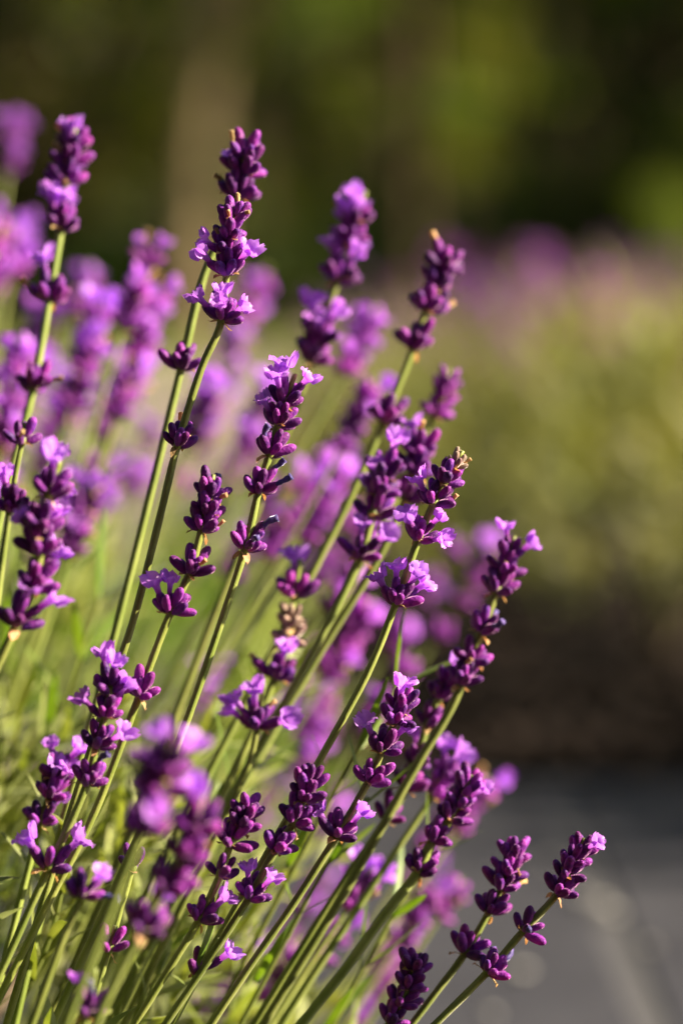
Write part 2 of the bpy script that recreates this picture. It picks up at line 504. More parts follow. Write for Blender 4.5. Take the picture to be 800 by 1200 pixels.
# ------------------------------------------------------------------ SETTING
def sheet(x0, x1, y0, y1, nx=1, ny=1, z=0.0, amp=0.0, f=1.0):
    vs, fs = [], []
    for j in range(ny + 1):
        for i in range(nx + 1):
            x, y = x0 + (x1 - x0) * i / nx, y0 + (y1 - y0) * j / ny
            vs.append(Vector((x, y, z + (amp * noise.noise(Vector((x * f, y * f, 3.1))) if amp else 0))))
    for j in range(ny):
        for i in range(nx):
            a = j * (nx + 1) + i
            fs.append((a, a + 1, a + nx + 2, a + nx + 1))
    return vs, fs

struct('ground', MB().add(sheet(-300, 300, -60, 390)).mesh('ground', ['litter']))
struct('flower_bed', MB().add(sheet(-.12, 9, 2.16, 6.4, 100, 60, 0.030, .014, 5)).mesh('flower_bed', ['soil']))
struct('flower_bed', MB().add(sheet(-4, .30, -.6, 1.28, 60, 30, 0.012, .012, 5)).mesh('flower_bed_front', ['soil']))
struct('flower_bed', MB().add(sheet(.46, 9, 1.50, 2.14, 60, 20, 0.034, .010, 5)).mesh('flower_bed_corner', ['soil']))  # out of view, added to carry the low shade bush
struct('gravel_path', MB().add(sheet(-30, 30, 2.16, 12.6, 60, 20, 0.008, .004, 3)).mesh('gravel_path', ['gravel']))
struct('lawn', MB().add(sheet(-60, 60, 12.6, 19.5, 80, 20, 0.008, .015, 1)).mesh('lawn', ['lawn']))
def box_part(x0, x1, y0, y1, z0, z1, bev=.006):
    b = bev
    vs = [Vector(p) for p in ((x0, y0, z0), (x1, y0, z0), (x1, y1, z0), (x0, y1, z0), (x0, y0, z1 - b), (x1, y0, z1 - b), (x1, y1, z1 - b), (x0, y1, z1 - b),
                              (x0 + b, y0 + b, z1), (x1 - b, y0 + b, z1), (x1 - b, y1 - b, z1), (x0 + b, y1 - b, z1))]
    fs = [(3, 2, 1, 0), (8, 9, 10, 11)]
    for a, c in ((0, 4), (4, 8)):
        for k in range(4): fs.append((a + k, a + (k + 1) % 4, c + (k + 1) % 4, c + k))
    return vs, fs
pth = struct('paved_path', MB().add(sheet(-6, 6, 1.285, 2.155, 1, 1, 0.0205)).mesh('paved_path', ['mortar']))
slab_me = MB().add(box_part(-.29, .29, -.42, .42, -.02, .010)).mesh('slab', ['slab'], False)
for k in range(-9, 9):
    link('slab', slab_me, pth, Matrix.Translation((.182 + .007 + .297 + k * .594, 1.72, .012 + rnd.uniform(-.0015, .0015))))
# pebbles and bark chips that have rolled onto the path; pebble colour paled to read as glints
def stone_part(r_):
    vs, fs = lathe([(0, .3), (.25, .85), (.55, 1), (.85, .75), (1.05, .25)], 8, 0, .2, .08, r_)
    return [Vector((v.x, v.y * r_.uniform(.8, .9), v.z * .6)) for v in vs], fs
STONES = [MB().add(stone_part(mrnd)).mesh('pebble', ['pebble']) for _ in range(4)]
for i, (px, py, s) in enumerate(((610, 1140, .0045), (700, 1062, .005), (676, 1050, .004), (716, 1072, .0045), (716, 985, .004), (575, 1190, .003), (760, 1110, .003), (640, 1010, .003), (470, 1140, .003))):
    d = CAM_H / (K * (py - 330) * 1.0)
    p = at(px, py, 1.0); ray = p - Vector((0, 0, CAM_H)); p = Vector((0, 0, CAM_H)) + ray * ((CAM_H - .024) / -ray.z)
    o = link('pebble', rnd.choice(STONES), None, Matrix.Translation(p) @ Matrix.Rotation(rnd.uniform(0, 6), 4, 'Z') @ Matrix.Diagonal((s * 1.7, s * 1.7, s * 1.5, 1)))
    tag(o, 'small pebble paled to read as a glint on the grey paved path', 'pebble', 'pebbles on the path')
# bark mulch on the bed, uncountable
mb = MB()
chips = [lathe([(0, .3), (.2, 1), (.8, .9), (1, .3)], 5, 0, 0, .2, mrnd) for _ in range(4)]
for i in range(2600):
    x, y = rnd.uniform(-.1, 1.6), 2.17 + rnd.random() ** 1.6 * 1.3
    s = rnd.uniform(.006, .016)
    mb.add(rnd.choice(chips), Matrix.Translation((x, y, .036 + rnd.uniform(0, .012))) @ Euler((rnd.uniform(-.6, .6), rnd.uniform(-.5, .5), rnd.uniform(0, 6))).to_matrix().to_4x4() @ Matrix.Diagonal((s * 1.7, s * .8, s * .4, 1)))
tag(link('bark_mulch', mb.mesh('bark_mulch', ['mulch'])), 'dark brown bark mulch covering the bed under the lavender', 'mulch', kind='stuff')

# ------------------------------------------------------------------ woodland behind the lawn
def leaf_quad(s, r_):
    """one pointed folded leaf"""
    w, l = s * .34, s
    vs = [Vector((0, 0, 0)), Vector((w, .12 * s, l * .45)), Vector((0, 0, l)), Vector((-w, .12 * s, l * .45))]
    return vs, [(0, 1, 2), (0, 2, 3)]
def rand_rot(r_):
    return Euler((r_.uniform(0, 6.28), r_.uniform(0, 6.28), r_.uniform(0, 6.28))).to_matrix().to_4x4()
def crown_mesh(name, clumps, per, ls, mats, r_, seedoff=0):
    mb = MB()
    for (c, rad) in clumps:
        k = r_.randrange(len(mats))
        for _ in range(per):
            d = Vector((r_.gauss(0, 1), r_.gauss(0, 1), r_.gauss(0, 1))).normalized() * (r_.random() ** .45) * rad
            d.z *= .75
            mb.add(leaf_quad(ls * r_.uniform(.6, 1.3), r_), Matrix.Translation(c + d) @ rand_rot(r_), k if r_.random() < .8 else r_.randrange(len(mats)))
    return mb.mesh(name, mats, False)
def make_tree(loc, h, tr, low, label, seed, mats=('tree_leaf', 'tree_leaf2'), nclump=34, per=70, spread=2.2, lean=0.0, group=None, name='tree', ls=.13, bark='bark_shaded'):
    r_ = random.Random(seed)
    root = bpy.data.objects.new(name, None); col.objects.link(root); root.location = loc
    tag(root, label, 'tree', group)
    pts = [Vector((0, 0, -.2))]
    for k in range(1, 7):
        t = k / 6
        pts.append(Vector((lean * t + r_.uniform(-.09, .09), r_.uniform(-.1, .1), h * .8 * t)))
    path = catmull(pts, 4)
    n = len(path)
    tv = tube(path, [tr * (1.25 - .2 * min(1, i / 4)) * (1 - .72 * i / n) for i in range(n)], 10, .03)
    tk = link('trunk', MB().add(tv).mesh('trunk', [bark]), root)
    clumps = []
    for k in range(nclump):
        z = low + (h - low) * (k + r_.random()) / nclump
        f = math.sin(math.pi * min(1, .15 + .85 * (z - low) / (h - low))) ** .6
        a = r_.uniform(0, 6.28); rr = spread * f * r_.uniform(.3, 1)
        base = path[min(n - 1, int(z / (h * .8) * n * .85))]
        c = Vector((base.x + math.cos(a) * rr, math.sin(a) * rr, z))
        clumps.append((c, r_.uniform(.4, .75) * spread / 2.2))
        if k % 3 == 0:
            s = path[max(1, min(n - 1, int((z - .5) / (h * .8) * n * .8)))]
            lb = catmull([s, s.lerp(c, .5) + Vector((0, 0, .15)), c], 4)
            link('limb', MB().add(tube(lb, [tr * .30 * (1 - .8 * i / len(lb)) for i in range(len(lb))], 6)).mesh('limb', [bark]), root)
    link('crown', crown_mesh('crown', clumps, per, ls, list(mats), r_), root)
    return root

def X(px, D): return (px - 400) * K * D
T2 = ('tree_leaf2', 'tree_leaf')
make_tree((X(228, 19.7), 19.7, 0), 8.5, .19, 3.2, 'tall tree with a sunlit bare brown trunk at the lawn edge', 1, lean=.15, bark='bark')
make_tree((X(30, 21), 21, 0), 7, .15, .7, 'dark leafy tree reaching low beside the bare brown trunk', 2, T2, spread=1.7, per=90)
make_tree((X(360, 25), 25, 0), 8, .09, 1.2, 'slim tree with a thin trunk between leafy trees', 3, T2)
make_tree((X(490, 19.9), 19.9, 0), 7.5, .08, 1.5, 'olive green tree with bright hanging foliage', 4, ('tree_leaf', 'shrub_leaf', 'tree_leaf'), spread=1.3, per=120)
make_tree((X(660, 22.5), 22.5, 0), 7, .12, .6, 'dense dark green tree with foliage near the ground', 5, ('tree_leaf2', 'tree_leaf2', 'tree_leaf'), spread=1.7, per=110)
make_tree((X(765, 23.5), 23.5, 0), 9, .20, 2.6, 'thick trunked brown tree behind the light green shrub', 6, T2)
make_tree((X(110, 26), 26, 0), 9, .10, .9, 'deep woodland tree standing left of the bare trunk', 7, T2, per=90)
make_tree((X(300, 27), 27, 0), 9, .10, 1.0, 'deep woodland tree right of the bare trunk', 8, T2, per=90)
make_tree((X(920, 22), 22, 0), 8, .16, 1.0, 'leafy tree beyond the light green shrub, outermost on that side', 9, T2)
for i, (x, y, h) in enumerate(((5.8, 25, 9), (8.5, 23.5, 10), (9.5, 28, 10), (6.0, 22.6, 8), (10, 22.6, 10))):  # trees added to throw shade over the wood edge
    make_tree((x, y, 0), h, .2, .8, 'large leafy tree added to shade the woodland from the sunny side', 60 + i, T2, spread=1.7 if i > 2 else 2.6, per=120 if i > 2 else 90, group='added shade trees on the sunny side of the wood')

def shrub(loc, rx, h, label, seed, mats, n=26, per=70, ls=.06, group=None):
    r_ = random.Random(seed)
    root = bpy.data.objects.new('shrub', None); col.objects.link(root); root.location = loc
    tag(root, label, 'shrub', group)
    clumps = []
    for k in range(n):
        a, b = r_.uniform(0, 6.28), r_.random()
        rr = rx * math.sqrt(r_.random()) * .85
        z = h * (.15 + .75 * b * math.sqrt(max(0, 1 - (rr / rx) ** 2)))
        clumps.append((Vector((math.cos(a) * rr, math.sin(a) * rr, z)), rx * .30))
    link('foliage', crown_mesh('foliage', clumps, per, ls, list(mats), r_), root)
    mb = MB()
    for k in range(5):
        c = clumps[k][0]
        mb.add(tube(catmull([Vector((0, 0, -.05)), c * .5 + Vector((0, 0, .05)), c], 4), .015, 6))
    link('branch', mb.mesh('branch', ['bark']), root)
    return root
shrub((X(840, 12), 12, 0), .58, 1.10, 'rounded light green sunlit shrub on the lawn', 21, ('shrub_leaf',), per=180, ls=.055)
for i, (px, D, rx, h) in enumerate(((330, 21.5, .9, .9), (470, 22, 1.1, 1.1), (585, 22, 1.1, 1.3), (700, 22.5, 1.2, 1.5), (120, 22.5, 1.1, 1.0), (20, 21.5, 1.0, 1.2), (790, 22.5, 1.2, 1.4), (400, 26, 1.5, 1.6), (220, 26, 1.4, 1.4), (540, 25, 1.4, 2.0), (640, 24.5, 1.3, 2.0))):
    whr = ('right of the bare brown trunk', 'below the olive tree', 'below the dense dark tree, on its left', 'below the dense dark tree, on its right', 'left of the bare brown trunk', 'below the dark leafy low tree', 'behind the light green shrub', 'deep in the wood behind the slim tree', 'deep in the wood behind the bare trunk', 'deep in the wood behind the olive tree', 'deep in the wood behind the dense dark tree')[i]
    shrub((X(px, D), D, 0), rx, h, 'dark understorey shrub ' + whr, 30 + i, ('tree_leaf2',), n=26, per=80, ls=.13, group='understorey shrubs')
# the wood further in reads as one mass
r_ = random.Random(77)
mb = MB()
for i in range(26000):
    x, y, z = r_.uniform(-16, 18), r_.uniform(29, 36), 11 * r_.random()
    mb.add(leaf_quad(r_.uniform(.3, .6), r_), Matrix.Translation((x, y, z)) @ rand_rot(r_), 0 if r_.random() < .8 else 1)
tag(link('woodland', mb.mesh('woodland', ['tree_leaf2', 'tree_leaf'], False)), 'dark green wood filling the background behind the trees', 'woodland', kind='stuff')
mb = MB()
for i in range(16000):          # wood added out of view, left and behind the viewer, to block sky light
    q = r_.random()
    if q < .5: x, y = r_.uniform(-9.5, -6.5), r_.uniform(-9, 24)
    else: x, y = r_.uniform(-9.5, 9), r_.uniform(-9, -6)
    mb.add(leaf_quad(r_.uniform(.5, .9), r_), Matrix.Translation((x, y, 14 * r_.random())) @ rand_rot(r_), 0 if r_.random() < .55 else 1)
tag(link('woodland', mb.mesh('woodland_sky_block', ['tree_leaf2', 'tree_leaf'], False)), 'dark green wood added out of view round the garden to block sky light', 'woodland', kind='stuff')
vs, fs = sheet(-70, 70, 36.5, 60, 40, 10, 0, 0)
for v in vs: v.z = max(0, (v.y - 36.5)) * .55 + .6 * noise.noise(v * .15)
struct('sky_block_bank', MB().add((vs, fs)).mesh('sky_block_bank', ['litter']))  # bank added behind the wood to keep sky from showing through

# ------------------------------------------------------------------ lavender bushes: foliage shoots
def shoot_mesh(r_, L, npair, leafL, leafW, mat, spread=1.0):
    mb = MB()
    pts = [Vector((0, 0, 0)), Vector((r_.uniform(-.01, .01), r_.uniform(-.01, .01), L * .5)), Vector((r_.uniform(-.02, .02), r_.uniform(-.02, .02), L))]
    path = catmull(pts, 5)
    mb.add(tube(path, [.0013 * (1 - .5 * i / 11) for i in range(len(path))], 5), None, 1)
    for k in range(npair):
        t = .25 + .75 * (k + .5) / npair
        p = path[min(len(path) - 1, int(t * (len(path) - 1)))]
        for s in range(2):
            az = k * math.pi / 2 + s * math.pi + r_.uniform(-.4, .4)
            tl = R(r_.uniform(18, 55)) * spread * (1.15 - .6 * t)
            mb.add(leaf_part(leafL * r_.uniform(.6, 1.2) * (1 - .25 * t), leafW * r_.uniform(.8, 1.2), r_.uniform(-.3, .8), .35, 5, r_.uniform(-.6, .6)),
                   Matrix.Translation(p) @ Matrix.Rotation(az, 4, 'Z') @ Matrix.Rotation(tl, 4, 'Y'), 0)
    return mb.mesh('shoot', [mat, 'stalk'])
srnd = random.Random(3)
SH_FRONT = [shoot_mesh(srnd, srnd.uniform(.08, .12), 7, .042, .0042, 'leaf') for _ in range(6)]
SH_NEW = [shoot_mesh(srnd, srnd.uniform(.07, .10), 4, .045, .0050, 'leaf_new', .7) for _ in range(4)]
SH_BG = [shoot_mesh(srnd, srnd.uniform(.09, .14), 7, .050, .0052, 'leaf_bg') for _ in range(6)]

def bush(loc, rx, hz, nsh, meshes, label, seed, hfoot=.0, droop=1.0, name='lavender_bush', sc=(.9, 1.3), group=None, zmin=.10):
    r_ = random.Random(seed)
    root = bpy.data.objects.new(name, None); col.objects.link(root); root.location = loc
    tag(root, label, 'lavender bush', group)
    for k in range(5):
        a = r_.uniform(0, 6.28); e = Vector((math.cos(a) * rx * .5, math.sin(a) * rx * .5, hz * .62))
        p = catmull([Vector((0, 0, -.02)), Vector((e.x * .35, e.y * .35, e.z * .5)), e], 4)
        link('woody_stem', MB().add(tube(p, [.009 * (1 - .6 * i / len(p)) for i in range(len(p))], 6, .06)).mesh('woody_stem', ['wood']), root)
    for k in range(nsh):
        a = r_.uniform(0, 6.28)
        q = math.sqrt((k + .5) / nsh)
        x, y = math.cos(a) * rx * q, math.sin(a) * rx * q
        top = hz * math.sqrt(max(.02, 1 - (q * .93) ** 2.4))
        z = max(zmin, top - r_.uniform(.06, .14)) if r_.random() < .8 else max(zmin, top * r_.uniform(.35, .9))
        out = Vector((x / rx * .75 + r_.uniform(-.25, .25), y / rx * .75 + r_.uniform(-.25, .25), r_.uniform(.55, 1.1))).normalized()
        s = r_.uniform(*sc)
        link('shoot', r_.choice(meshes), root, Matrix.Translation((x * .9, y * .9, z)) @ out.to_track_quat('Z', 'Y').to_matrix().to_4x4() @ Matrix.Rotation(r_.uniform(0, 6), 4, 'Z') @ Matrix.Diagonal((s, s, s, 1)))
    return root

# background bushes on the right, then the row running away
BG = [  # x, distance, radius, foliage height, shoots, flowering stems
    (X(765, 2.75), 2.75, .47, .345, 295, 26, 'rounded lavender bush with olive foliage above the dark mulch'),
    (.88, 2.03, .34, .27, 190, 3, 'low lavender bush added to shade path and mulch beside the rounded olive bush'),  # out of view, added to cast shade on path and mulch
    (X(700, 3.75), 3.75, .48, .335, 220, 28, 'lavender bush with pale stems behind the rounded olive bush'),
    (X(1010, 3.85), 3.85, .50, .34, 150, 16, 'lavender bush beside the pale stemmed one, away from the gravel'),
    (X(640, 4.75), 4.75, .50, .34, 150, 26, 'lavender bush in the back row, next to the open gravel'),
    (X(880, 4.9), 4.9, .52, .36, 150, 22, 'lavender bush in the back row, in front of the light green shrub'),
    (X(600, 5.8), 5.8, .52, .35, 120, 22, 'lavender bush ending the bed before the lawn, next to the gravel'),
    (X(820, 5.95), 5.95, .52, .37, 120, 22, 'lavender bush ending the bed before the lawn, towards the shrub'),
]
bg_bushes = []
for i, (bx, D, rx, hz, ns, nf, lab) in enumerate(BG):
    bg_bushes.append(bush((bx, D, 0.03), rx, hz, ns, SH_BG, lab, 200 + i, sc=(1.0, 1.5), zmin=.11))

# soft spikes for those bushes: stalk + spike, shared meshes
def spike_mesh(r_, nw, faded=False):
    mb = MB()
    mb.add(tube([Vector((0, 0, -.1)), Vector((0, 0, -.05)), Vector((0, 0, .003))], .0013, 6), None, 0)
    for k in range(nw):
        z = -.010 * k - (.010 * max(0, k - 2)) - (.012 if k == nw - 1 else 0)
        for (p, d, az, tl) in bud_dirs(9, r_):
            mx = Matrix.Translation((0, 0, z)) @ bud_matrix(p, d, r_, r_.uniform(.95, 1.25))
            mb.add(bud_low(r_), mx, 0)
            if r_.random() < (.05 if faded else .22): mb.add(floret_part(r_, 1.1, True), mx, 1)
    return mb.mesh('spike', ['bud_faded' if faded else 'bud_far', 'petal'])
SPK = [spike_mesh(srnd, srnd.choice((3, 4, 5)), k < 6) for k in range(10)]
STK = []
for _ in range(4):
    p = catmull([Vector((0, 0, 0)), Vector((srnd.uniform(-.02, .02), srnd.uniform(-.02, .02), .5)), Vector((0, 0, 1.0))], 5)
    vs, fs = tube(p, .0012, 6, .08)
    STK.append(MB().add((vs, fs)).mesh('stalk', ['stalk']))
def far_stem(base, tip, where, group, r_, thick=1.0):
    root = bpy.data.objects.new('lavender_flower', None); col.objects.link(root); root.location = base
    sk = r_.randrange(len(SPK))
    tag(root, ('hazy faded pinkish' if sk < 6 else 'hazy vivid purple') + ' spike of the ' + where, 'lavender', group)
    d = tip - base; L = d.length
    q = d.to_track_quat('Z', 'Y').to_matrix().to_4x4() @ Matrix.Rotation(r_.uniform(0, 6), 4, 'Z')
    link('stalk', r_.choice(STK), root, q @ Matrix.Diagonal((thick, thick, L, 1)))
    s = r_.uniform(.95, 1.25)
    link('spike', SPK[sk], root, Matrix.Translation(d) @ q @ Matrix.Diagonal((s, s, s, 1)))
    return root
fr_ = random.Random(41)
for i, (bx, D, rx, hz, ns, nf, lab) in enumerate(BG):
    c = Vector((bx, D, .03))
    for k in range(nf):
        a, q = fr_.uniform(0, 6.28), math.sqrt(fr_.random())
        o = Vector((math.cos(a) * q, math.sin(a) * q, 0))
        base = c + o * rx * .35 + Vector((0, 0, hz * .45))
        tip = c + Vector((o.x * rx * 1.05, o.y * rx * 1.05, 0)) + Vector((0, 0, hz * (1.36 - .35 * q * q) + fr_.uniform(-.03, .035)))
        far_stem(base, tip, ('rounded olive lavender bush above the mulch', 'low bush added to shade path and mulch', 'pale stemmed bush behind the rounded one', 'bush beside the pale stemmed one', 'back row bush next to the gravel', 'back row bush before the light green shrub', 'last bush before the lawn, by the gravel', 'last bush before the lawn, towards the shrub')[i], 'lavender spikes across the path', fr_)

# bush behind the front one on the left: yellow-green shoots
bush((-.41, 1.42, .012), .38, .40, 295, SH_FRONT[:2] + SH_NEW, 'leafy yellow green lavender bush behind the flowering front bush', 301, sc=(1.0, 1.6))
# front bush: foliage low on the left, stems rise from it
fb = bush((BASE_C.x - .09, BASE_C.y + .09, .012), .19, .31, 290, SH_FRONT, 'grey green leafy foot of the front lavender bush', 302, sc=(.7, 1.05), zmin=.07)

# ------------------------------------------------------------------ the flowering stems in front
S = stem
# sharp stems
S([(542, 528), (522, 562), (505, 596), (490, 632), (464, 706), (430, 790), (375, 890), (318, 992), (250, 1110), (198, 1205)], (0, 0),
  [(548, 9, 0, 'dsot'), (566, 9, 0, 'o'), (592, 8, 'L', 'o'), (633, 10, 'LLRR', ''), (708, 11, 'LCRR', '')],
  'lavender stem topped by a dried tan tip above whorls of open lilac florets', seed=7)
holder = S([(366, 902), (358, 930), (345, 962), (323, 996), (292, 1052), (245, 1125), (190, 1206)], (-.8, -1),
  [(925, 9, 0, 't'), (938, 10, 0), (965, 9, 0), (997, 9, 0, ''), (1053, 8, 'CR', '')],
  'closed dark violet spike with two lilac florets on its separate bottom whorl', seed=12)
S([(290, 940), (285, 962), (270, 990), (256, 1030), (232, 1080), (205, 1125), (158, 1200)], (-1.2, -1),
  [(958, 8, 0, 't'), (970, 8, 0), (990, 8, 0), (1027, 7, 0), (1079, 8, 'R', '')],
  'short violet spike with one pink floret opening on its lowest whorl', seed=13)
S([(474, 815), (464, 843), (450, 872), (432, 915), (393, 982), (345, 1058), (300, 1122), (245, 1204)], (-.3, -.6),
  [(833, 7, 0, 't'), (848, 8, 'C'), (882, 9, 'LR'), (917, 9, 0), (981, 8, 'LR', '')],
  'violet spike with florets on three whorls, stem crossing the bunch diagonally', seed=14)
S([(552, 908), (540, 935), (526, 962), (506, 986), (488, 1024), (450, 1072), (405, 1135), (345, 1210)], (3.2, 2.5),
  [(928, 8, 0, 't'), (945, 9, 'R', 'o'), (962, 8, 0), (986, 9, 0), (1023, 9, 0)],
  'purple spike with stout green stem against the dark mulch, whorls evenly spaced', r=.00155, seed=15)
S([(602, 628), (590, 670), (574, 712), (552, 770), (528, 830), (492, 890), (448, 968), (400, 1052), (315, 1190)], (4.5, 3.5),
  [(655, 7, 'CR', 't'), (672, 9, 0), (694, 10, 0), (742, 9, 0, 'ww'), (777, 8, 0), (803, 9, 0, 'o')],
  'purple spike with a bright floret at its tip leaning furthest over the dark mulch', r=.00145, seed=16)
S([(532, 788), (516, 815), (500, 850), (488, 890), (472, 930), (448, 968), (392, 1050), (300, 1198)], (5.2, 4.0),
  [(806, 8, 1, 't'), (820, 9, 0), (850, 8, 0, 'o'), (898, 9, 1, 'o'), (925, 9, 0), (962, 7, 0)],
  'purple spike close behind the stout stem, with tan bracts under each whorl', r=.0014, seed=17)
S([(684, 982), (668, 1016), (652, 1048), (612, 1092), (568, 1142), (505, 1205)], (1.2, 1),
  [(1000, 6, 'R', 't', .9), (1014, 9, 0), (1030, 9, 0), (1048, 10, 0), (1092, 7, 0, 'ww'), (1140, 9, 0, 'ww')],
  'compact violet spike arching lowest over the grey path with withered blue florets', seed=18)
S([(606, 990), (594, 1024), (574, 1066), (544, 1118), (516, 1156), (478, 1206)], (2.4, 2),
  [(1010, 8, 0, 't'), (1026, 9, 0), (1042, 8, 0, 'o'), (1070, 9, 0), (1118, 8, 0)],
  'plain violet spike beside the one arching lowest over the path', seed=19)
S([(488, 1126), (480, 1152), (466, 1178), (452, 1206), (430, 1240)], (1.8, 1.5),
  [(1140, 8, 0, 't'), (1158, 9, 0), (1178, 8, 0), (1200, 8, 0)],
  'small violet spike standing lowest of all above the grey path', seed=20)
# upper left pair
S([(288, 168), (284, 205), (272, 250), (240, 320), (214, 425), (180, 565), (125, 780), (75, 960), (20, 1190)], (4.2, 3),
  [(188, 9, 0, 'to'), (205, 10, 0, 'o'), (232, 10, 1, 'o'), (432, 8, 0)],
  'tall lavender stem whose violet tip rises behind the sharp twin spike', seed=21, scale=1.14)
S([(276, 242), (268, 285), (260, 374), (236, 432), (208, 522), (186, 612), (156, 728), (118, 842), (62, 1020), (8, 1200)], (-.4, -.5),
  [(262, 9, 0, 'too'), (280, 10, 0, 'o'), (300, 11, 'L', 'o'), (322, 11, 'LR'), (376, 11, 'LCCR', ''), (523, 9, 0, 'oo')],
  'tallest sharp spike, dense dark buds above a whorl ringed with lilac florets', seed=22)
S([(250, 556), (244, 590), (236, 622), (222, 672), (200, 718), (182, 764), (163, 816), (112, 950), (58, 1056), (-6, 1180)], (-.8, -1.2),
  [(585, 8, 0, 'tw'), (604, 9, 0, 'o'), (622, 10, 0, 'o'), (672, 10, 0, 'o'), (719, 10, 'LC', ''), (816, 9, 0, 'oo')],
  'lavender stem with three violet tiers and a lone whorl far below them', seed=23)
S([(132, 792), (126, 828), (114, 872), (102, 918), (84, 962), (56, 1020), (2, 1138), (-20, 1185)], (-1.8, -2),
  [(812, 9, 'CC', ''), (840, 9, 'LR', ''), (876, 9, 'R', ''), (919, 9, 0, 'w'), (1019, 5, 'LR', '', 1.1)],
  'deep violet spike touching the lone whorl, with florets on a whorl by the leaves', seed=24)
S([(346, 438), (336, 465), (325, 500), (316, 532), (303, 576), (287, 644), (255, 742), (214, 858), (170, 962), (60, 1205)], (-.3, -.4),
  [(474, 8, 'CCR', 't'), (499, 10, 'L', 'o'), (533, 9, 0, 'w'), (577, 10, 0, 'ww'), (645, 9, 0, 'ww')],
  'central sharp lavender stem with florets at the tip and four tiers below', seed=25)
# slightly soft stems
S([(428, 224), (412, 268), (398, 320), (368, 412), (345, 480), (300, 600), (240, 750), (150, 980), (60, 1190)], (10.5, 6),
  [(262, 9, 2, 'to'), (284, 10, 3), (330, 11, 4), (402, 11, 4), (424, 10, 3)],
  'soft lavender spike with three fluffy tiers full of open florets', seed=26, scale=1.14)
S([(524, 294), (512, 330), (498, 366), (484, 408), (450, 492), (404, 596), (356, 690), (300, 800), (180, 1030), (90, 1200)], (8.5, 6),
  [(318, 9, 0, 'o'), (336, 10, 0), (364, 10, 0, 'o'), (408, 10, 0, 'o'), (494, 9, 0)],
  'soft lavender spike standing tallest beside the woodland shade with a long bare stem', seed=27, scale=1.14)
S([(526, 432), (520, 460), (508, 486), (476, 560), (430, 650), (330, 840), (190, 1100)], (11, 8),
  [(455, 9, 0), (468, 9, 0), (487, 8, 0)], 'small soft purple spike alone against the pale green bush', sharp=False, seed=28)
S([(494, 512), (488, 545), (474, 585), (440, 660), (390, 740), (300, 890), (150, 1150)], (6.5, 6),
  [(535, 9, 1, 'o'), (556, 10, 0, 'o'), (586, 8, 0, 'o')], 'soft purple spike directly behind the dried tan tip', seed=29, scale=1.14)
S([(454, 528), (446, 570), (436, 605), (420, 656), (382, 735), (330, 830), (205, 1050), (130, 1200)], (5, 5),
  [(558, 9, 1), (580, 10, 1), (606, 6, 1), (656, 8, 2)], 'soft purple spike with a separate lower whorl carrying pink florets', seed=30, scale=1.14)
S([(352, 655), (344, 700), (334, 760), (300, 848), (262, 930), (190, 1080), (140, 1190)], (6.5, 5),
  [(700, 8, 1), (735, 10, 0, 'd'), (755, 9, 0, 'd'), (796, 10, 1, 'o')], 'fading lavender spike with beige dried middle tiers', seed=31, scale=1.14)
S([(310, 800), (302, 850), (290, 900), (262, 960), (200, 1090), (150, 1190)], (4.2, 4),
  [(853, 11, 'LLCR', 'o', 1.1)], 'single soft whorl with large pale lilac florets above slanting stems', seed=32)
# left edge group
S([(88, 150), (80, 195), (72, 265), (58, 350), (40, 452), (12, 560), (-12, 660)], (8.5, 6),
  [(176, 9, 0, 'too'), (194, 10, 1, 'o'), (216, 9, 0, 'o'), (270, 11, 4), (352, 9, 1, 'o'), (456, 10, 0, 'o')],
  'tall lavender stem with tan tipped crown and pale florets ringed below it', seed=33, scale=1.14)
S([(70, 540), (58, 575), (46, 620), (44, 670), (18, 735), (-12, 800)], (-4.5, -4.5),
  [(580, 9, 2), (622, 10, 2), (650, 9, 2), (690, 9, 1), (735, 9, 2)], 'purple spike with sunlit florets at the edge of the bunch', seed=34, scale=1.14)
S([(30, 495), (18, 560), (4, 650), (-8, 740)], (-3, -3), [(520, 7, 0, 'o'), (600, 9, 1)], 'dark bare stem with two small whorls at the bunch edge', seed=35)
S([(72, 880), (64, 915), (48, 962), (28, 1040), (5, 1130)], (3, 2.5),
  [(912, 8, 2), (935, 9, 2), (966, 8, 1)], 'short spike with pink lit florets beside the deep violet spike', seed=36)
# near stems in front of the focus
S([(200, 862), (190, 905), (172, 962), (140, 1040), (85, 1180)], (-13, -10),
  [(905, 10, 'CR', ''), (928, 9, 'L', ''), (975, 9, 2, '')], 'large soft violet spike overlapping the slanting stems, broad pale floret on top', seed=37, scale=1.15)
S([(238, 925), (222, 985), (196, 1030), (166, 1090), (130, 1160), (100, 1230)], (-10.5, -9),
  [(975, 9, 'CC', ''), (1005, 8, 0), (1042, 9, 0), (1090, 9, 1)], 'soft violet spike overlapping the large soft one, lilac petals upright', seed=38, scale=1.15)
S([(108, 1015), (96, 1050), (70, 1110), (34, 1210)], (-5, -5), [(1052, 8, 1, 'w')], 'near violet whorl in front of dark stems by the leaves', seed=39)
S([(136, 1085), (127, 1116), (112, 1165), (98, 1215)], (-1.5, -1.5), [(1114, 7, 0)], 'tiny dark violet whorl low among the leaves', seed=40)
S([(112, 1135), (104, 1180), (92, 1230)], (-6.5, -6.5), [(1190, 9, 1, 'w')], 'soft violet whorl at the very foot of the bunch', seed=41)
S([(160, 995), (154, 1022), (134, 1090), (100, 1200)], (1.0, 1.0), [(1020, 4, 0)], 'two or three pinkish buds on a thin stem among leaves', seed=42)
S([(258, 1100), (240, 1130), (205, 1195)], (-.5, -.5), [(1142, 4, 'R', '')], 'tiny bud cluster half hidden behind paired green stems', seed=43)

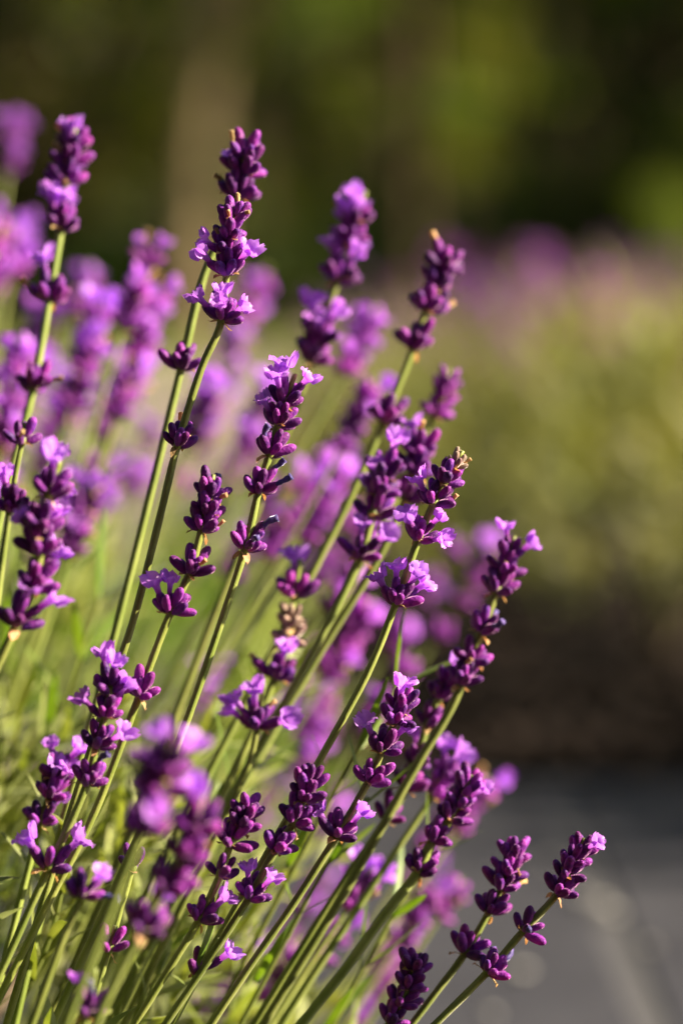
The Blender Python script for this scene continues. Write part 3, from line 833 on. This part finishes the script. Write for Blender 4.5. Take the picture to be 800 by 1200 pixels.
# crowds of softer stems behind
NEAR = [(75, 210, 'the tan tipped tall stem'), (265, 280, 'the tallest sharp spike'), (200, 430, 'the two bare green stems'), (400, 300, 'the fluffy three tiered spike'),
        (505, 350, 'the spike by the woodland shade'), (330, 480, 'the central sharp tip'), (295, 610, 'the lower central tiers'), (235, 600, 'the three tiered stem'), (50, 620, 'the sunlit edge spike'),
        (470, 560, 'the dried tan tip'), (465, 700, 'the four floret whorl'), (340, 740, 'the beige fading spike'), (300, 830, 'the pale single whorl'), (120, 830, 'the deep violet spike'),
        (455, 860, 'the diagonal spike'), (350, 940, 'the closed dark spike'), (535, 940, 'the stout stem'), (520, 820, 'the mulch side spikes'), (590, 1020, 'the plain path spike'), (475, 1160, 'the lowest small spike'), (390, 970, 'the two floret whorl'), (20, 480, 'the dark edge stem')]
def crowd(n, region, deps, label, group, seed, lean, fl=(0, 1, 1, 2, 3, 4)):
    r_ = random.Random(seed)
    for k in range(n):
        x, y = r_.choice(region)
        x += r_.uniform(-26, 26); y += r_.uniform(-26, 26)
        dp = r_.uniform(*deps)
        sl = lean(x, y)
        pts = [(x, y)]
        for q in (45, 120, 300, 560, 800):
            pts.append((x - q * sl * (1 + .12 * q / 500) + r_.uniform(-4, 4), y + q))
        ws = []
        yy = y + 26
        for q in range(r_.choice((3, 4, 4, 5))):
            ws.append((yy, 10, r_.choice(fl)))
            yy += r_.choice((15, 17, 20, 24, 38))
        nfl = sum(w[2] for w in ws)
        state = 'nearly all in bud' if nfl < 3 else ('with a few open florets' if nfl < 6 else 'with many open florets')
        near = min(NEAR, key=lambda q: (q[0] - x) ** 2 + (q[1] - y - 40) ** 2)[2]
        lab = '%s, %s tiers %s, behind %s' % (label, {3: 'three', 4: 'four', 5: 'five'}[len(ws)], state, near)
        bs = BASE_C + Vector((r_.uniform(-.1, .1), .1 + dp / 100 * .5, 0))
        stem(pts, (dp, dp * .75), ws, lab, group, sharp=False, r=.00092, base=bs, seed=r_.randrange(10 ** 6), scale=r_.uniform(.95, 1.12))
lean = lambda x, y: .16 + .45 * max(0, min(1, (x + (y - 200) * .35) / 640))
left_pts = [(8, 165), (0, 235), (15, 275), (8, 320), (40, 330), (105, 300), (120, 265), (100, 350), (130, 330), (80, 380), (190, 300), (185, 340), (160, 400), (20, 410), (60, 430), (110, 440), (120, 480),
            (60, 500), (10, 500), (130, 530), (100, 570), (140, 560), (290, 300), (250, 410), (270, 440), (230, 450), (300, 470), (180, 470)]
crowd(34, left_pts, (14, 44), 'soft purple spike', 'spikes crowded at the back of the front bush', 51, lean)
mid_pts = [(450, 340), (395, 360), (430, 420), (410, 460), (390, 500), (385, 535), (470, 480), (345, 610), (350, 540), (430, 600), (480, 740), (440, 780), (460, 700), (380, 820), (400, 760), (270, 780), (250, 760), (100, 790), (110, 720),
           (350, 870), (330, 900), (560, 640), (545, 670)]
crowd(18, mid_pts, (16, 46), 'soft slanting spike', 'spikes between the slanting stems', 52, lean, (0, 0, 1, 2, 3))
low_pts = [(425, 1040), (490, 1060), (520, 1050), (560, 940), (440, 960), (380, 1000), (330, 1080), (360, 1120), (300, 1120), (460, 1090), (520, 920), (400, 900)]
crowd(11, low_pts, (20, 42), 'soft low spike', 'spikes hanging low over the path', 53, lambda x, y: .62, (0, 0, 1, 2))

LOWG = 'spikes hanging low over the path'
def low_soft(tip, dep, ws, lab, seed):
    x, y = tip
    pts = [(x, y), (x - 30, y + 48), (x - 85, y + 130), (x - 190, y + 290), (x - 330, y + 520)]
    stem(pts, (dep, dep * .7), [(y + a, 10, b) for a, b in ws], lab, LOWG, sharp=False, seed=seed, scale=1.05)
low_soft((436, 1018), 9, ((26, 4), (48, 1)), 'soft round lilac floret head between two slanting stems over the path', 71)
low_soft((508, 1040), 17, ((22, 1), (42, 1), (66, 0)), 'dim purple spike over the path below the stout stem', 72)
low_soft((540, 1030), 19, ((22, 0), (44, 1)), 'dim pink spike over the path beside the dim purple one', 73)
low_soft((572, 912), 20, ((22, 1), (44, 1), (62, 0)), 'dim purple spike against the mulch beyond the stout stem', 74)
low_soft((532, 892), 7, ((22, 3), (40, 1)), 'broad pale lilac head right behind the stout stem', 75)
low_soft((400, 1080), 16, ((22, 1), (44, 2)), 'soft lilac spike low between stems near the leafy shoot', 76)
low_soft((352, 1110), 18, ((22, 0), (44, 1), (70, 0)), 'soft purple spike low beside the bright green shoot', 77)
low_soft((478, 1080), 24, ((22, 1), (46, 2)), 'hazy pink spike above the lowest small violet spike', 78)
# fresh green shoots and leaves among the lower stems
def leaf_shoot(px, dep, L, lab, seed, lean_=.6, me=None, s=1.0):
    r_ = random.Random(seed)
    p = at(px[0], px[1], FOC + dep / 100)
    root = bpy.data.objects.new('leafy_shoot', None); col.objects.link(root); root.location = p
    tag(root, lab, 'leaves', 'fresh leafy shoots of the front bush')
    d = Vector((lean_, r_.uniform(-.1, .1), 1)).normalized().to_track_quat('Z', 'Y').to_matrix().to_4x4()
    tb = catmull([Vector((-.17 * lean_, 0, -.20)), Vector((-.04 * lean_, 0, -.05)), Vector((lean_ * .03, 0, .03)), Vector((lean_ * .06, 0, .06))], 4)
    link('stalk', MB().add(tube(tb, [.0012 - .00003 * i for i in range(len(tb))], 6, .08)).mesh('stalk', ['stalk']), root)
    k = 0
    for z in (-.01, .015, .035, .058):
        for sd in (0, 1):
            lf = leaf_part(r_.uniform(.022, .036) * s, r_.uniform(.0026, .0036) * s, r_.uniform(-.2, .5), .35, 6, r_.uniform(-.3, .3))
            link('leaf', MB().add(lf).mesh('leaf', ['leaf_new']), root, Matrix.Translation((lean_ * z, 0, z)) @ d @ Matrix.Rotation(k * math.pi / 2 + sd * math.pi + r_.uniform(-.5, .5), 4, 'Z') @ Matrix.Rotation(R(r_.uniform(18, 40)), 4, 'Y'))
        k += 1
    return root
leaf_shoot((318, 1120), 5, .1, 'bright green leafy shoot between the slanting stems', 1)
leaf_shoot((355, 985), 6, .1, 'green leafy shoot tip beside the diagonal stem', 2)
leaf_shoot((395, 1180), 7, .1, 'low green leafy shoot above the grey path', 3)
leaf_shoot((60, 870), 14, .1, 'blurred green leafy shoot behind the short pink lit spike', 4, .35, s=1.4)
leaf_shoot((20, 760), 18, .1, 'broad blurred green shoot at the bunch edge', 5, .3, s=1.6)
leaf_shoot((200, 1090), 8, .1, 'green shoot behind the short violet spike', 6, .4)
# single sharp leaf clasping a stem
lf = leaf_part(.036, .0050, .25, .35, 8, .2)
mx = Matrix.Translation(at(228, 1146, FOC - .006)) @ Vector((.45, -.05, 1)).normalized().to_track_quat('Z', 'Y').to_matrix().to_4x4() @ Matrix.Rotation(1.2, 4, 'Z')
link('leaf', MB().add(lf).mesh('leaf', ['leaf_new']), holder, Matrix.Translation(-holder.location) @ mx)
